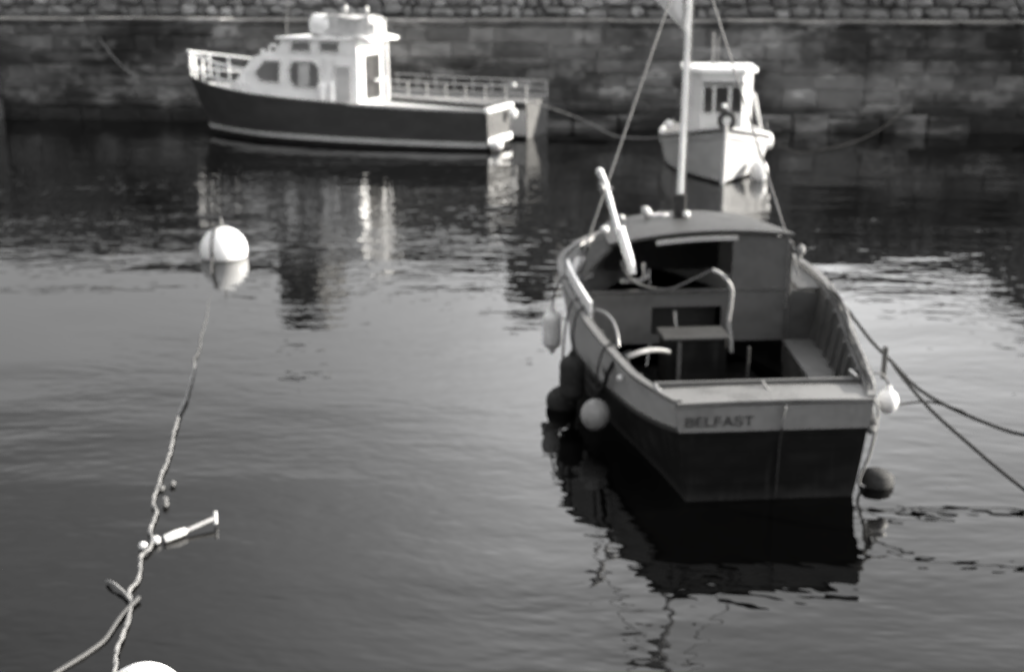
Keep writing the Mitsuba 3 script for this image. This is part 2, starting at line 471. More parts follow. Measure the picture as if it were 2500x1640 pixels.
# ------------------------------------------------------------------ the near boat
F1 = Frame((2.31, 10.2, 0), 4.6)
H1 = Hull(F1, 6.1, 5.6, [0, .12, .22, .33, .42, .55, .68, .82, .93, 1], [.88, 1.11, 1.22, 1.35, 1.43, 1.48, 1.42, 1.08, .55, .02],
          [.76, .86, .95, 1.07, 1.15, 1.22, 1.1, .72, .3, .01], [.925, .925, .96, 1.05, 1.14, 1.22, 1.26, 1.3, 1.33, 1.36], 0.8, 0.5)
B = thing('fishing_boat', 'small open fishing boat with cuddy, grey band and dark hull, lettered stern nearest the camera', 'boat')
bt = PchipInterpolator([0, .1, .22, .4, .7, 1], [.663, .575, .50, .47, .56, .78])
for side in (-1, 1):
    add(H1.band(0, 1, bt, -0.5, side, 0.0, 0.03, 56, 16), 'paint_black', 'hull_side', B, 40)
    add(H1.band(0, 1, lambda u: H1.zs(u) - 0.001, lambda u: bt(u) + .002, side, -0.012, 0.03, 56, 5), 'paint_light', 'topside_strake', B, 40)
    add(H1.band(0.01, .53, lambda u: H1.zs(u) - 0.002, 0.13, side, 0.055, 0.085, 30, 6), 'paint_inside', 'inner_bulwark', B, 40)
    add(H1.rail(0.0, 0.99, side, 0.075, 0.03, -0.025), 'paint_deck', 'gunwale', B, 30)
    add(F1(slab(*[np.stack([H1.grid(0, 1, lambda u: bt(u) + .035, lambda u: bt(u) - .005, side, o, 50, 2)], 0)[0] for o in (-0.035, 0.0)])), 'paint_dark', 'rubbing_strake', B, 30)
tl = H1.transom(-0.5, 0.66, -0.02, 0.05, 0.0, 14); add(tl, 'paint_black', 'transom_lower', B, False)
tu = H1.transom(0.663, 0.90, -0.035, 0.06, -0.006, 6); TR = add(tu, 'paint_transom', 'transom_upper', B, False)
tx = meshkit.text_mesh('BELFAST', 0.086, 0.004, bold=True)
w0 = tx.bounds[1, 0] - tx.bounds[0, 0]
tx.vertices = np.stack([-0.80 + (tx.vertices[:, 0] - tx.bounds[0, 0]) * 0.61 / w0, -0.0355 - tx.vertices[:, 2], 0.715 + tx.vertices[:, 1]], 1)
add(F1(tx), 'letter_black', 'lettering', TR, False)
# stern deck with its edge, coaming and knees
u_ = np.linspace(0, 0.095, 8)
zd = 0.845
A = np.array([[[k * (float(H1.hb(u, zd)) - 0.0), -0.05 if i == 0 else H1.s(u, zd), zd + 0.06 - 0.06 * i / 7 + 0.015 * (1 - k * k)] for k in np.linspace(-1, 1, 9)] for i, u in enumerate(u_)])
Bq = A.copy(); Bq[..., 2] += 0.03
add(F1(slab(A, Bq)), 'paint_deck', 'stern_deck', B, 30)
add(F1(block(-0.97, 0.97, 0.545, 0.585, 0.62, 0.935, 0.008)), 'paint_panel', 'deck_coaming', B, False)
add(F1(block(-0.74, 0.74, 0.1, 3.6, 0.08, 0.12, 0.004)), 'paint_black', 'cockpit_sole', B, False)
for i in range(6):
    t0 = -0.72 + i * 0.24
    add(F1(block(t0 + .008, t0 + .232, 0.6, 2.95, 0.121, 0.145, 0.005)), 'wood_sole', 'sole_board', B, False)
# starboard side bench, port side shelf
Pb = [(0.72, 0.6), (1.0, 0.6), (1.16, 1.5), (1.36, 2.9), (0.95, 2.9)]
add(F1(plate(Polygon(Pb), 0.04, lambda v: np.stack([v[:, 0], v[:, 1], v[:, 2] + 0.57], 1))), 'paint_panel', 'side_bench', B, False)
add(F1(slab(np.array([[[.74, .6, .14], [.74, .6, .565]], [[.97, 2.9, .14], [.97, 2.9, .565]]]), np.array([[[.77, .6, .14], [.77, .6, .565]], [[1.0, 2.9, .14], [1.0, 2.9, .565]]]))), 'paint_inside', 'bench_front', B, False)
# inner frames (ribs) against the bulwarks
for side in (-1, 1):
    for u in (0.14, 0.2, 0.26, 0.32, 0.38, 0.44):
        add(H1.band(u, u + 0.008, lambda x: H1.zs(x) - .01, 0.2, side, 0.085, 0.115, 3, 8), 'paint_inside', 'rib', B, False)
# cuddy: roof, sides, front, aft panels
RT = lambda s: 1.715 - 0.055 * (s - 3.0)


def roof_grid(dz):
    g = []
    for s in np.linspace(2.95, 5.0, 14):
        k = (s - 2.95) / 2.05
        tl_, tr_ = -1.02 + 0.32 * k ** 1.8, 1.03 - 0.30 * k ** 1.8
        front = -0.10 * max(0, (k - 0.8) / 0.2) ** 2
        g.append([[tl_ + (tr_ - tl_) * q, s, RT(s) + front - 0.03 + 0.075 * q + 0.085 * (1 - (2 * q - 1) ** 2) + dz] for q in np.linspace(0, 1, 17)])
    return np.array(g)


add(F1(slab(roof_grid(0.0), roof_grid(0.035))), 'paint_roof', 'cuddy_roof', B, 40)
aft = roof_grid(0.0)[0][4:12]
lip = np.stack([aft + [0, -0.004, -0.07], aft + [0, -0.004, -0.025]], 1)
add(F1(slab(lip, lip + [0, -0.028, 0])), 'paint_light', 'roof_edge_beam', B, 30)
for sgn, (ta, tb) in ((1, (1.01, 0.72)),):
    q = np.linspace(0, 1, 8)
    o = np.array([[[ta + (tb - ta) * k ** 1.8, 2.98 + 2.0 * k, z] for z in (0.95, RT(2.98 + 2.0 * k) - .003 - (.1 if k == 1 else 0))] for k in q])
    add(F1(slab(o, o - [0.03 * sgn, 0, 0])), 'paint_light', 'cuddy_side', B, 30)
q = np.linspace(0, 1, 8)
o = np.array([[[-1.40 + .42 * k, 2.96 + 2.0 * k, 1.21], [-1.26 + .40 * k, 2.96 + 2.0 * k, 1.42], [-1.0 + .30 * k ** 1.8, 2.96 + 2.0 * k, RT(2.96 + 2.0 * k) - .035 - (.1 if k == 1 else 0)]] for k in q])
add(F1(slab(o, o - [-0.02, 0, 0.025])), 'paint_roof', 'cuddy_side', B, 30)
add(F1(block(-0.73, 0.72, 4.95, 4.98, 0.95, 1.60, 0.005)), 'gear_dark', 'cuddy_front', B, False)
dk = H1.zs
A = np.array([[[k * max(float(H1.hb(u, dk(u))) - 0.06, 0.003), float(H1.s(u, dk(u))), float(dk(u)) - 0.05 + 0.03 * (1 - k * k)] for k in np.linspace(-1, 1, 9)] for u in np.linspace(0.5, 0.985, 20)])
wid = [i for i in range(20)]
# the side decks and foredeck, left open over the cuddy
fd = A[12:]; add(F1(slab(fd, fd + [0, 0, .025])), 'paint_roof', 'foredeck', B, 30)
for col in (-1,):
    edge = A[:13, col]; inner = edge.copy(); inner[:, 0] *= 0.80
    q = np.stack([edge, inner], 1); add(F1(slab(q, q + [0, 0, .025])), 'paint_roof', 'side_deck', B, 30)
pan = sbox(-1.38, 0.56, 0.36, 1.14).difference(sbox(-0.52, 0.66, 0.27, 0.98))
to_aft = lambda s0: (lambda v: np.stack([v[:, 0], s0 + v[:, 2], v[:, 1]], 1))
add(F1(plate(pan, 0.03, to_aft(3.02))), 'paint_panel', 'half_bulkhead', B, False)
add(F1(block(-1.38, 0.36, 2.995, 3.07, 1.142, 1.175, 0.006)), 'paint_inside', 'bulkhead_cap', B, False)
door = Polygon([(0.36, 0.58), (1.0, 0.58), (1.0, 1.745), (0.36, 1.80)])
dpn = add(F1(plate(door, 0.035, to_aft(3.0))), 'paint_panel', 'cuddy_door', B, False)
add(F1(block(0.36, 1.0, 2.985, 2.999, 1.155, 1.175, 0.003)), 'paint_inside', 'batten', dpn, False)
add(F1(block(0.985, 1.03, 2.965, 3.03, 0.3, 1.70, 0.008)), 'paint_inside', 'corner_post', B, False)
wing = Polygon([(1.03, 0.50), (1.33, 0.50), (1.40, 1.10), (1.03, 1.16)])
add(F1(plate(wing, 0.03, to_aft(3.0))), 'paint_inside', 'wing_panel', B, False)
add(F1(block(-0.52, 0.27, 3.3, 3.34, 0.5, 1.0, .005)), 'gear_dark', 'locker_back', B, False)
add(F1(tube([(-0.26, 3.015, .93), (-0.25, 3.0, .8), (-0.23, 3.01, .70)], 0.018)), 'hose_pale', 'locker_lever', B, True)
# engine box
EB = add(F1(block(-0.54, 0.11, 2.11, 2.47, 0.145, 0.86, 0.015)), 'paint_black', 'engine_box', B, False)
add(F1(block(-0.57, 0.14, 2.08, 2.5, 0.862, 0.90, 0.01)), 'lid_paint', 'lid', EB, False)
add(F1(block(-0.42, -0.38, 2.08, 2.108, 0.2, 0.85, 0.004)), 'paint_panel', 'front_batten', EB, False)
add(F1(block(0.19, 0.215, 1.6, 1.63, 0.12, 0.93, 0.006)), 'lid_paint', 'cockpit_stanchion', B, False)
add(F1(tube(spline([(-1.12, 1.22, .97), (-0.95, 1.3, 1.0), (-0.8, 1.45, 0.97), (-0.62, 1.6, 0.90)], 14), 0.028)), 'fender_grey_dim', 'exhaust_pipe', B, True)
# white coaming board on the port gunwale, grab loop
u = np.linspace(.375, .60, 20); zz = H1.zs(u)
cb = np.stack([-(H1.hb(u, zz) - 0.10), H1.s(u, zz), zz], 1)
q = np.stack([cb + [0, 0, -.04], cb + [0, 0, .16]], 1); add(F1(slab(q, q - [0.03, 0, 0])), 'paint_white', 'coaming_board', B, 40, 'white board along the port gunwale catching the sun')
u = np.linspace(.245, .375, 14); zz = H1.zs(u); k = np.linspace(0, np.pi, 14)
gl = np.stack([-(H1.hb(u, zz) - 0.10) + .06 * np.sin(k), H1.s(u, zz), zz + .03 + .13 * np.sin(k) ** .4], 1)
add(F1(tube(gl, 0.016)), 'metal_grey', 'grab_loop', B, True)
for t, s in ((-0.98, 0.35), (0.92, 0.62)):
    cl = cat(beam((t, s - .09, .95), (t, s + .09, .95), .03, .03), beam((t, s - .03, .88), (t, s - .03, .95), .025, .025), beam((t, s + .03, .88), (t, s + .03, .95), .025, .025))
    add(F1(cl), 'metal_grey', 'cleat', B, False)
for t, s, z in ((-1.2, 1.02, .83), ):
    add(F1(ball(.035, (t, s, z))), 'fender_white', 'deck_eye', B, True)
add(F1(block(1.36, 1.40, 1.0, 1.06, 0.75, 1.08, .008)), 'wood_dark', 'mooring_post', B, False)
# mast with tabernacle, stays
MS = 4.11
add(F1(block(-0.075, 0.055, MS - .06, MS + .06, 1.66, 2.06, .012)), 'gear_dark', 'tabernacle', B, False)
mast = add(F1(tube([(-0.012, MS, 2.05), (-0.005, MS, 2.6), (0.003, MS, 3.6), (0.014, MS, 5.2)], [.038, .036, .034, .028], 14)), 'paint_white', 'mast', B, True)
add(F1(ball(.045, (0.05, MS - .1, 1.83))), 'fender_white', 'deck_light', B, True)
hd = (0.01, MS, 4.93)
for foot in ((1.12, 2.98, 1.30), (-1.36, 3.3, 1.22)):
    add(F1(tube([foot, hd], 0.013, 6)), 'rope_mid', 'shroud', B, True)
add(F1(cat(ball(.05, (1.10, 2.93, 1.62), 1.2, .5), ball(.03, (1.09, 2.95, 1.54)))), 'rope_mid', 'shroud_lashing', B, True)
add(F1(tube([(0.03, MS - .02, 1.9), (0.06, MS - .03, 4.9)], 0.009, 6)), 'rope_mid', 'halyard', B, True)
# pot hauler: thick base tube, thin arm, sheave head, hoses
PH = add(F1(tube([(-0.78, 2.88, 1.40), (-0.80, 2.89, 1.52), (-0.92, 2.93, 1.90)], [.05, .055, .055], 12)), 'paint_white', 'hauler_base', B, True)
add(F1(tube([(-0.93, 2.93, 1.84), (-1.08, 2.97, 2.38)], [.034, .034], 12)), 'paint_white', 'hauler_arm', B, True)
add(F1(cat(tube([(-1.08, 2.97, 2.38), (-1.13, 2.97, 2.48)], [.03, .04], 10), ball(.045, (-1.14, 2.97, 2.50)))), 'fender_white', 'hauler_head', B, True)
add(F1(cat(ring(.05, .018, (-1.12, 2.95, 2.33), (1, .2, .3)), beam((-1.13, 2.95, 2.28), (-1.0, 2.95, 2.33), .03, .03))), 'metal_grey', 'hauler_sheave', B, True)
add(F1(cat(beam((-0.9, 2.90, 1.32), (-0.72, 2.90, 1.32), .07, .05), beam((-0.72, 2.88, 1.30), (-0.60, 2.88, 1.38), .05, .05), tube([(-0.64, 2.87, 1.36), (-0.66, 2.86, 1.52)], .02))), 'metal_grey', 'hauler_foot', B, False)
add(F1(tube(spline([(-0.9, 2.87, 1.55), (-0.86, 2.84, 1.43), (-0.7, 2.82, 1.29), (-0.42, 2.82, 1.23), (-0.1, 2.84, 1.34), (0.10, 2.86, 1.43)], 26), 0.016)), 'rope_wet', 'hydraulic_hose', B, True)
add(F1(tube(spline([(0.10, 2.86, 1.43), (0.24, 2.84, 1.35), (0.325, 2.82, 1.18), (0.315, 2.82, 1.0), (0.30, 2.82, .85), (0.33, 2.82, .68), (0.35, 2.82, .5)], 30), 0.024)), 'hose_pale', 'hydraulic_hose', B, True)
# bow gear seen over the port quarter
add(F1(cat(beam((-1.40, 3.35, 1.24), (-1.2, 3.9, 1.34), .12, .07), beam((-1.42, 3.2, 1.22), (-1.12, 3.55, 1.24), .05, .05))), 'paint_light', 'port_deck_box', B, False)
add(F1(ball(.05, (-0.98, 3.55, 1.76), .8, .4)), 'fender_white', 'roof_knob', B, True)
add(F1(ball(.04, (-0.62, 4.55, 1.70), .8, .4)), 'fender_white', 'roof_knob', B, True)
gr = thing('rope_bundle', 'white rope bundle heaped on the cuddy roof by the mast', 'rope')
pts = [(-0.40 + .26 * i / 40 + .03 * math.sin(i * 1.3), 4.3 + .05 * math.cos(i * 1.9), 1.74 + .035 * abs(math.sin(i * .8)) + (.10 * max(0, 1 - i / 12))) for i in range(41)]
add(F1(tube(pts, .028, 7)), 'fender_white', 'rope', gr, True)

# flag at the masthead
fl = thing('flag', 'pale grey furled flag hanging beside the mast of the near boat', 'flag')
g = []
for i in range(13):
    v = i / 12
    wv = 0.50 * (1 - 0.92 * max(0, v - .25) / .75) if v > .25 else .50
    g.append([[-0.045 - wv * q, MS - .06 + .05 * q + .008 * math.sin(6 * q + 4 * v), 4.52 - .62 * v + .05 * q] for q in np.linspace(0, 1, 10)])
g = np.array(g)
add(F1(slab(g, g + [0, .006, 0])), 'cloth_grey', 'cloth', fl, 30)
add(F1(tube([(-0.05, MS - .05, 4.6), (-0.065, MS - .05, 3.98)], .012, 6)), 'rope_pale', 'hoist_rope', fl, True)

# line over the transom
tr = thing('stern_line', 'thin pale rope hanging over the middle of the lettered stern', 'rope')
add(F1(tube(spline([(0.02, 0.5, .95), (0.04, .3, .91), (0.09, 0.05, .905), (0.075, -.075, .87), (0.055, -.07, .71)], 24), .011, 6)), 'rope_mid', 'rope', tr, True)
add(F1(tube(spline([(0.055, -.07, .71), (0.05, -.05, .5), (0.045, -.05, .2), (0.04, -.05, .02)], 24), .009, 6)), 'rope_dark', 'wet_end', tr, True)

# fenders and ropes on the near boat's sides
def hull_out(u, z, side, gap):
    return (side * (float(H1.hb(u, z)) + gap), float(H1.s(u, z)), z)


def lanyard(u, side, z_to, t_to, s_to, parent, m='rope_dark', r=.012):
    z = float(H1.zs(u))
    add(F1(tube(spline([(side * (float(H1.hb(u, z)) - .05), float(H1.s(u, z)), z + .045), (side * (float(H1.hb(u, z)) + .035), s_to, z), (t_to, s_to, z_to)], 12), r, 6)), m, 'lanyard', parent, True)


fe = thing('fender', 'long white cylindrical fender on the port side, farthest forward', 'fender', 'fenders along the near boat')
p = hull_out(.565, .66, -1, .22); add(F1(sausage(.105, .44, p)), 'fender_white', 'body', fe, True); lanyard(.565, -1, .9, p[0], p[1], fe)
fe = thing('fender', 'long black cylindrical fender hanging upright on the port side', 'fender', 'fenders along the near boat')
p = hull_out(.40, .42, -1, .23); add(F1(sausage(.135, .50, p)), 'rubber', 'body', fe, True); lanyard(.40, -1, .68, p[0], p[1], fe)
fe = thing('fender', 'round black ball fender low on the port side', 'fender', 'fenders along the near boat')
p = hull_out(.46, .06, -1, .36); add(F1(ball(.17, p, 1, .12)), 'rubber', 'body', fe, True); lanyard(.44, -1, .24, p[0], p[1], fe)
fe = thing('fender', 'round pale grey ball fender on the port side nearest the stern', 'fender', 'fenders along the near boat')
p = hull_out(.255, .31, -1, .27); add(F1(ball(.145, p, 1.1, .05)), 'fender_grey', 'body', fe, True); lanyard(.255, -1, .50, p[0], p[1], fe)
fe = thing('fender', 'plump white fender hanging off the starboard quarter', 'fender', 'fenders along the near boat')
add(F1(cat(ball(.10, (1.31, .70, .64), 1.2), ball(.03, (1.31, .70, .77)))), 'fender_white', 'body', fe, True)
add(F1(tube(spline([(1.02, .72, .9), (1.2, .7, .92), (1.31, .70, .79)], 10), .012, 6)), 'rope_pale', 'lanyard', fe, True)
fe = thing('fender', 'dark barrel fender in the water off the starboard quarter', 'fender', 'fenders along the near boat')
add(F1(lathe([(.06, -.2), (.13, -.19), (.16, -.1), (.165, .05), (.15, .15), (.08, .19), (0.0, .195)], 22, (.12, .05, 1), (1.08, .26, -.06))), 'rubber', 'body', fe, True)
add(F1(tube(spline([(.9, .2, .92), (1.01, .17, .75), (0.95, .12, .35), (.86, .10, .1), (1.0, .22, -.02)], 24), .014, 6)), 'rope_mid', 'lanyard', fe, True)
gp = thing('guard_rope', 'dark loop of rope slung outside the port quarter', 'rope')
add(F1(tube(spline([(-1.04, 1.3, 1.0), (-1.2, 1.3, .92), (-1.26, 1.4, .75), (-1.27, 1.6, .55), (-1.3, 1.9, .42), (-1.36, 2.2, .5)], 30), .024, 7)), 'rope_dark', 'rope', gp, True)
add(F1(tube(spline([(-1.2, 1.75, 1.0), (-1.25, 1.75, .8), (-1.24, 1.55, .6)], 16), .013, 7)), 'rope_dark', 'strand', gp, True)
sr = thing('gunwale_rope', 'pale rope lying along the starboard gunwale down to the stern corner', 'rope')
gz = [(float(H1.hb(u, H1.zs(u))) - .02 + .012 * math.sin(40 * u), float(H1.s(u, H1.zs(u))), float(H1.zs(u)) + .055 + .01 * math.sin(55 * u)) for u in np.linspace(.47, .03, 40)]
gz += [(.91, .1, .84), (.915, .06, .72), (.905, .05, .62)]
add(F1(tube(gz, .022, 7)), 'rope_pale', 'rope', sr, True)
add(F1(cat(ball(.05, (.91, .05, .62), 1.0, .5), ball(.035, (.93, .05, .69), 1.2, .4))), 'rope_pale', 'knot', sr, True)

# mooring lines leading away to the right
ml = thing('mooring_line', 'upper dark mooring line from the starboard gunwale to the right edge', 'rope', 'mooring lines off the near boat')
add(tube(spline([(3.50, 12.9, 1.22), (3.62, 11.95, .98), (3.78, 11.62, .82), (3.94, 11.36, .66), (4.35, 11.05, .48), (4.8, 10.79, .38), (5.6, 10.3, .45), (7.5, 9.2, 1.1), (10, 7.6, 2.4)], 80), .017, 7), 'rope_dark', 'rope', ml, True)
ml = thing('mooring_line', 'lower dark mooring line from the starboard quarter to the right edge', 'rope', 'mooring lines off the near boat')
add(tube(spline([(3.66, 11.26, .93), (3.77, 10.62, .76), (4.02, 10.03, .56), (4.31, 9.56, .36), (4.75, 8.95, .14), (5.2, 8.4, .05), (6.5, 7.2, .3), (8, 5, 1.6)], 70), .016, 7), 'rope_dark', 'rope', ml, True)
ml = thing('mooring_line', 'thin slack line joining the white starboard fender to the upper mooring line', 'rope', 'mooring lines off the near boat')
add(tube(spline([(3.58, 10.95, .62), (3.75, 11.05, .60), (3.95, 11.1, .60), (4.25, 11.05, .54), (4.37, 11.04, .475)], 30), .011, 6), 'rope_dark', 'rope', ml, True)

# ------------------------------------------------------------------ the black-hulled workboat with a wheelhouse
F2 = Frame((-0.38, 33.7, 0), 68.6)
H2 = Hull(F2, 9.9, 9.2, [0, .1, .3, .5, .7, .85, .95, 1], [.85, 1.05, 1.3, 1.4, 1.35, 1.0, .45, .03], [.72, .95, 1.2, 1.28, 1.1, .65, .2, .01],
          [1.04, 1.05, 1.10, 1.18, 1.30, 1.45, 1.58, 1.66], .8, .6)
W = thing('workboat', 'black-hulled workboat with white wheelhouse and bow rail, lying by the far wall', 'boat')
zst = lambda u: 0.09 + 0.07 * u
for side in (-1, 1):
    add(H2.band(0, 1, lambda u: H2.zs(u), lambda u: zst(u) + .14, side, 0, .04, 60, 10), 'paint_dark', 'hull_side', W, 40)
    add(H2.band(0, 1, lambda u: zst(u) + .138, zst, side, -.01, .04, 60, 3), 'paint_stripe', 'boot_stripe', W, 40)
    add(H2.band(0, 1, lambda u: zst(u) - .002, -.5, side, 0.0, .04, 50, 8), 'paint_black', 'hull_bottom', W, 40)
    add(H2.rail(0.0, .40, side, .12, .07, -.02, .0), 'paint_stripe', 'bulwark_cap', W, 30)
    add(H2.rail(.40, .995, side, .07, .04, -.015, .0), 'paint_dark', 'gunwale', W, 30)
add(H2.transom(.20, 1.04, -.03, .05, 0, 9), 'paint_panel', 'transom', W, False)
add(H2.transom(-.4, .198, -.02, .05, 0, 5), 'paint_black', 'transom_lower', W, False)
add(F2(block(-.92, .92, -.10, .06, 1.02, 1.14, .02)), 'paint_white', 'transom_cap', W, False)
add(F2(block(-.84, .84, -.09, -.035, .16, .34, .02)), 'paint_white', 'stern_fender_bar', W, False)
dA = np.array([[[k * max(float(H2.hb(u, .8)) - .05, .004), float(H2.s(u, .8)), float(H2.zs(u)) - .16] for k in np.linspace(-1, 1, 5)] for u in np.linspace(0.01, .97, 24)])
add(F2(slab(dA, dA + [0, 0, .03])), 'paint_stripe', 'deck', W, 30)
# trunk cabin with a raked front, and the wheelhouse on it
def house(prof, tw, taper=0.0, base=0.0):
    """A deckhouse: side profile (s, z) as a polygon, half-width tw, sides leaning in by taper per metre above base."""
    m = trimesh.creation.extrude_polygon(Polygon(prof), 2 * tw, engine='earcut')
    v = m.vertices; t = v[:, 2] - tw
    t = t * (1 - taper * np.maximum(v[:, 1] - base, 0) / tw)
    m.vertices = np.stack([t, v[:, 0], v[:, 1]], 1)
    return m


HWD = .78
add(F2(house([(3.85, 1.0), (8.15, 1.27), (7.2, 2.30), (6.85, 2.42), (3.85, 2.42)], HWD, .03, 1.0)), 'paint_white', 'trunk_cabin', W, False)
WH = add(F2(house([(3.85, 2.43), (6.45, 2.43), (6.22, 2.79), (3.85, 2.81)], HWD - .03, .03, 2.4)), 'paint_white', 'wheelhouse', W, False)
add(F2(block(-.86, .86, 4.02, 6.36, 2.81, 2.88, .03)), 'paint_white', 'wheelhouse_roof', W, False)
vz = lambda q: 2.80 + .075 * math.sin(math.pi * (.25 + .75 * q))
va = np.array([[[t, 4.0 - .62 * q, vz(q)] for q in np.linspace(0, 1, 9)] for t in (-.88, .88)])
add(F2(slab(va, va + [0, 0, .07])), 'paint_white', 'roof_visor', W, 30)
# the open back: dark doorway, far post
add(F2(block(-.30, .52, 3.80, 3.845, 1.2, 2.4, .01)), 'gear_dark', 'aft_doorway', W, False)



def side_pane(poly, tw, m, name, parent, out=.0, depth=.02):
    return add(F2(plate(Polygon(poly), depth, lambda v: np.stack([-(tw + out + v[:, 2] - .0), v[:, 0], v[:, 1]], 1))), m, name, parent, False)


def framed(poly, tw, parent, k=.05):
    P = Polygon(poly)
    w = key_for(parent.split('__')[0], 'window')
    add(F2(plate(P.buffer(k).difference(P), .035, lambda v: np.stack([-(tw + v[:, 2]), v[:, 0], v[:, 1]], 1))), 'paint_cream', 'frame', w, False)
    add(F2(plate(P, .012, lambda v: np.stack([-(tw + v[:, 2] + .004), v[:, 0], v[:, 1]], 1))), 'glass_pale', 'pane', w, False)
    return w


HS = HWD - .025
framed([(6.36, 1.62), (6.95, 1.66), (7.12, 1.86), (6.78, 2.20), (6.30, 2.20)], HS, W)
arch = [(5.15, 1.52), (5.85, 1.54), (5.97, 1.7), (5.97, 2.0), (5.85, 2.2), (5.2, 2.2), (5.06, 2.05), (5.06, 1.68)]
ww = framed(arch, HS + .01, W)
side_pane([(5.38, 1.56), (5.72, 1.56), (5.68, 2.16), (5.34, 2.16)], HS, 'paint_hull_grey', 'curtain', ww, .03, .01)
framed([(5.32, 2.52), (5.92, 2.52), (5.86, 2.74), (5.32, 2.74)], HWD - .045, WH)
framed([(4.42, 2.52), (4.98, 2.52), (4.98, 2.74), (4.42, 2.74)], HWD - .045, WH)
side_pane([(4.08, 1.12), (4.52, 1.12), (4.52, 2.12), (4.08, 2.12)], HS, 'paint_hull_grey', 'side_door', W, .005, .03)
# two upright white fenders against the wheelhouse side
for i, (s, zc, hh, rr) in enumerate(((4.86, 1.42, .52, .135), (4.56, 1.44, .54, .085))):
    f = thing('fender', ['thick white fender hung upright on the workboat cabin side', 'thin white fender hung upright beside the workboat door'][i], 'fender', 'fenders of the workboat')
    add(F2(sausage(rr, hh, (-.97, s, zc))), 'paint_white', 'body', f, True)
    add(F2(tube([(-.93, s, zc + hh / 2), (-.80, s, 2.3)], .01, 6)), 'rope_mid', 'lanyard', f, True)
# gear on the roof
rc = thing('raft_canister', 'round white canister on the workboat wheelhouse roof', 'canister')
add(F2(lathe([(0, -.34), (.2, -.34), (.28, -.27), (.30, 0), (.28, .27), (.2, .34), (0, .34)], 26, (.15, 1, .12), (-.35, 5.1, 3.20))), 'paint_white', 'shell', rc, True)
add(F2(cat(block(-.6, -.1, 4.85, 4.92, 2.882, 2.97), block(-.6, -.1, 5.28, 5.35, 2.882, 2.97))), 'metal_grey', 'cradle', rc, False)
ng = thing('net_pile', 'grey heap of netting on the workboat roof beside the canister', 'net')
npile = trimesh.creation.box((1.0, 1.45, .54)).subdivide().subdivide().subdivide()
v = npile.vertices; npile.vertices = v * [1, 1, 1] + (meshkit.fbm(v * 4 + 7, 3)[:, None] - .5) * [.22, .22, .2] + [-.1, 4.25, 3.16]
add(F2(npile), 'net_grey', 'netting', ng, False)
bx = thing('roof_box', 'small pale box at the aft end of the workboat roof', 'box')
add(F2(block(-.5, -.1, 3.42, 3.70, 2.96, 3.24, .03)), 'paint_hull_grey', 'body', bx, False)
add(F2(block(-.52, -.08, 3.40, 3.72, 3.242, 3.27, .01)), 'paint_cream', 'lid', bx, False)
mastw = thing('signal_mast', 'thin signal mast with lamps above the workboat wheelhouse', 'mast')
add(F2(cat(tube([(-.2, 4.45, 3.3), (-.2, 4.45, 3.72)], .018, 8), tube([(-.2, 3.8, 3.3), (-.2, 3.8, 3.68)], .018, 8), tube([(-.2, 3.5, 3.5), (-.2, 4.6, 3.5)], .014, 8))), 'metal_grey', 'pole', mastw, True)
for s, z in ((4.45, 3.66), (3.8, 3.62)):
    add(F2(sausage(.06, .1, (-.2, s, z), n=12)), 'fender_white', 'lamp', mastw, True)
add(F2(tube([(0, 6.55, 2.4), (-.1, 6.3, 4.6)], .012, 6)), 'rope_mid', 'whip_aerial', W, True)
add(F2(cat(ring(.13, .04, (-.4, 6.72, 2.50), (1, 0, 0), 20, 8), ball(.07, (-.5, 7.0, 2.44)))), 'fender_white', 'foredeck_vent', W, True)
# ladder frame behind the wheelhouse
lf = cat(tube([(.55, 3.6, 1.1), (.55, 3.6, 2.80)], .05, 8), tube([(.55, 3.6, 1.72), (-.2, 3.62, 1.72)], .03, 8), tube([(.3, 3.6, 1.1), (.3, 3.6, 2.80)], .03, 8))
add(F2(lf), 'paint_cream', 'stern_ladder', W, True)
# bow rail: two rails, posts
def rail_line(h, u0, u1, n=26, side=-1, inset=.05):
    u = np.linspace(u0, u1, n); z = H2.zs(u)
    return np.stack([side * np.maximum(H2.hb(u, z) - inset, .03), H2.s(u, z), z + h * (1 + .25 * (u - u0))], 1)


for side in (-1, 1):
    top = rail_line(.66, .72, 1.0, side=side); low = rail_line(.24, .72, 1.0, side=side)
    if side < 0:
        top = np.vstack([top, [[0, 9.85, 2.40]]])
    add(F2(tube(top, .038, 8)), 'paint_white', 'bow_rail', W, True)
    add(F2(tube(low, .03, 8)), 'paint_white', 'bow_rail', W, True)
    for u in (.74, .84, .91, .955, .99):
        z = float(H2.zs(u)); t = side * max(float(H2.hb(u, z)) - .05, .03); s = float(H2.s(u, z))
        add(F2(tube([(t, s, z), (t, s, z + .66)], .034, 8)), 'paint_white', 'rail_post', W, True)
sf = thing('fender', 'round white fender on the stern corner of the workboat', 'fender', 'fenders of the workboat')
add(F2(ball(.13, (.55, -.22, .88), 1.15)), 'fender_white', 'body', sf, True)
add(F2(tube([(.55, -.2, 1.0), (.6, -.06, 1.13)], .012, 6)), 'rope_mid', 'lanyard', sf, True)
sf = thing('fender', 'white fender floating at the waterline of the workboat stern', 'fender', 'fenders of the workboat')
add(F2(ball(.19, (-.62, -.2, .16), .8)), 'fender_white', 'body', sf, True)
add(F2(tube([(-.62, -.16, .3), (-.6, -.06, .9)], .012, 6)), 'rope_mid', 'lanyard', sf, True)
bl = thing('bow_line', 'dark mooring line from the workboat bow to the far wall', 'rope')
add(tube(spline([F2.pt(0, 9.85, 1.62), (-11.5, 38.9, 1.5), (-13.2, 40.4, 2.6)], 20), .013, 6), 'rope_mid', 'rope', bl, True)

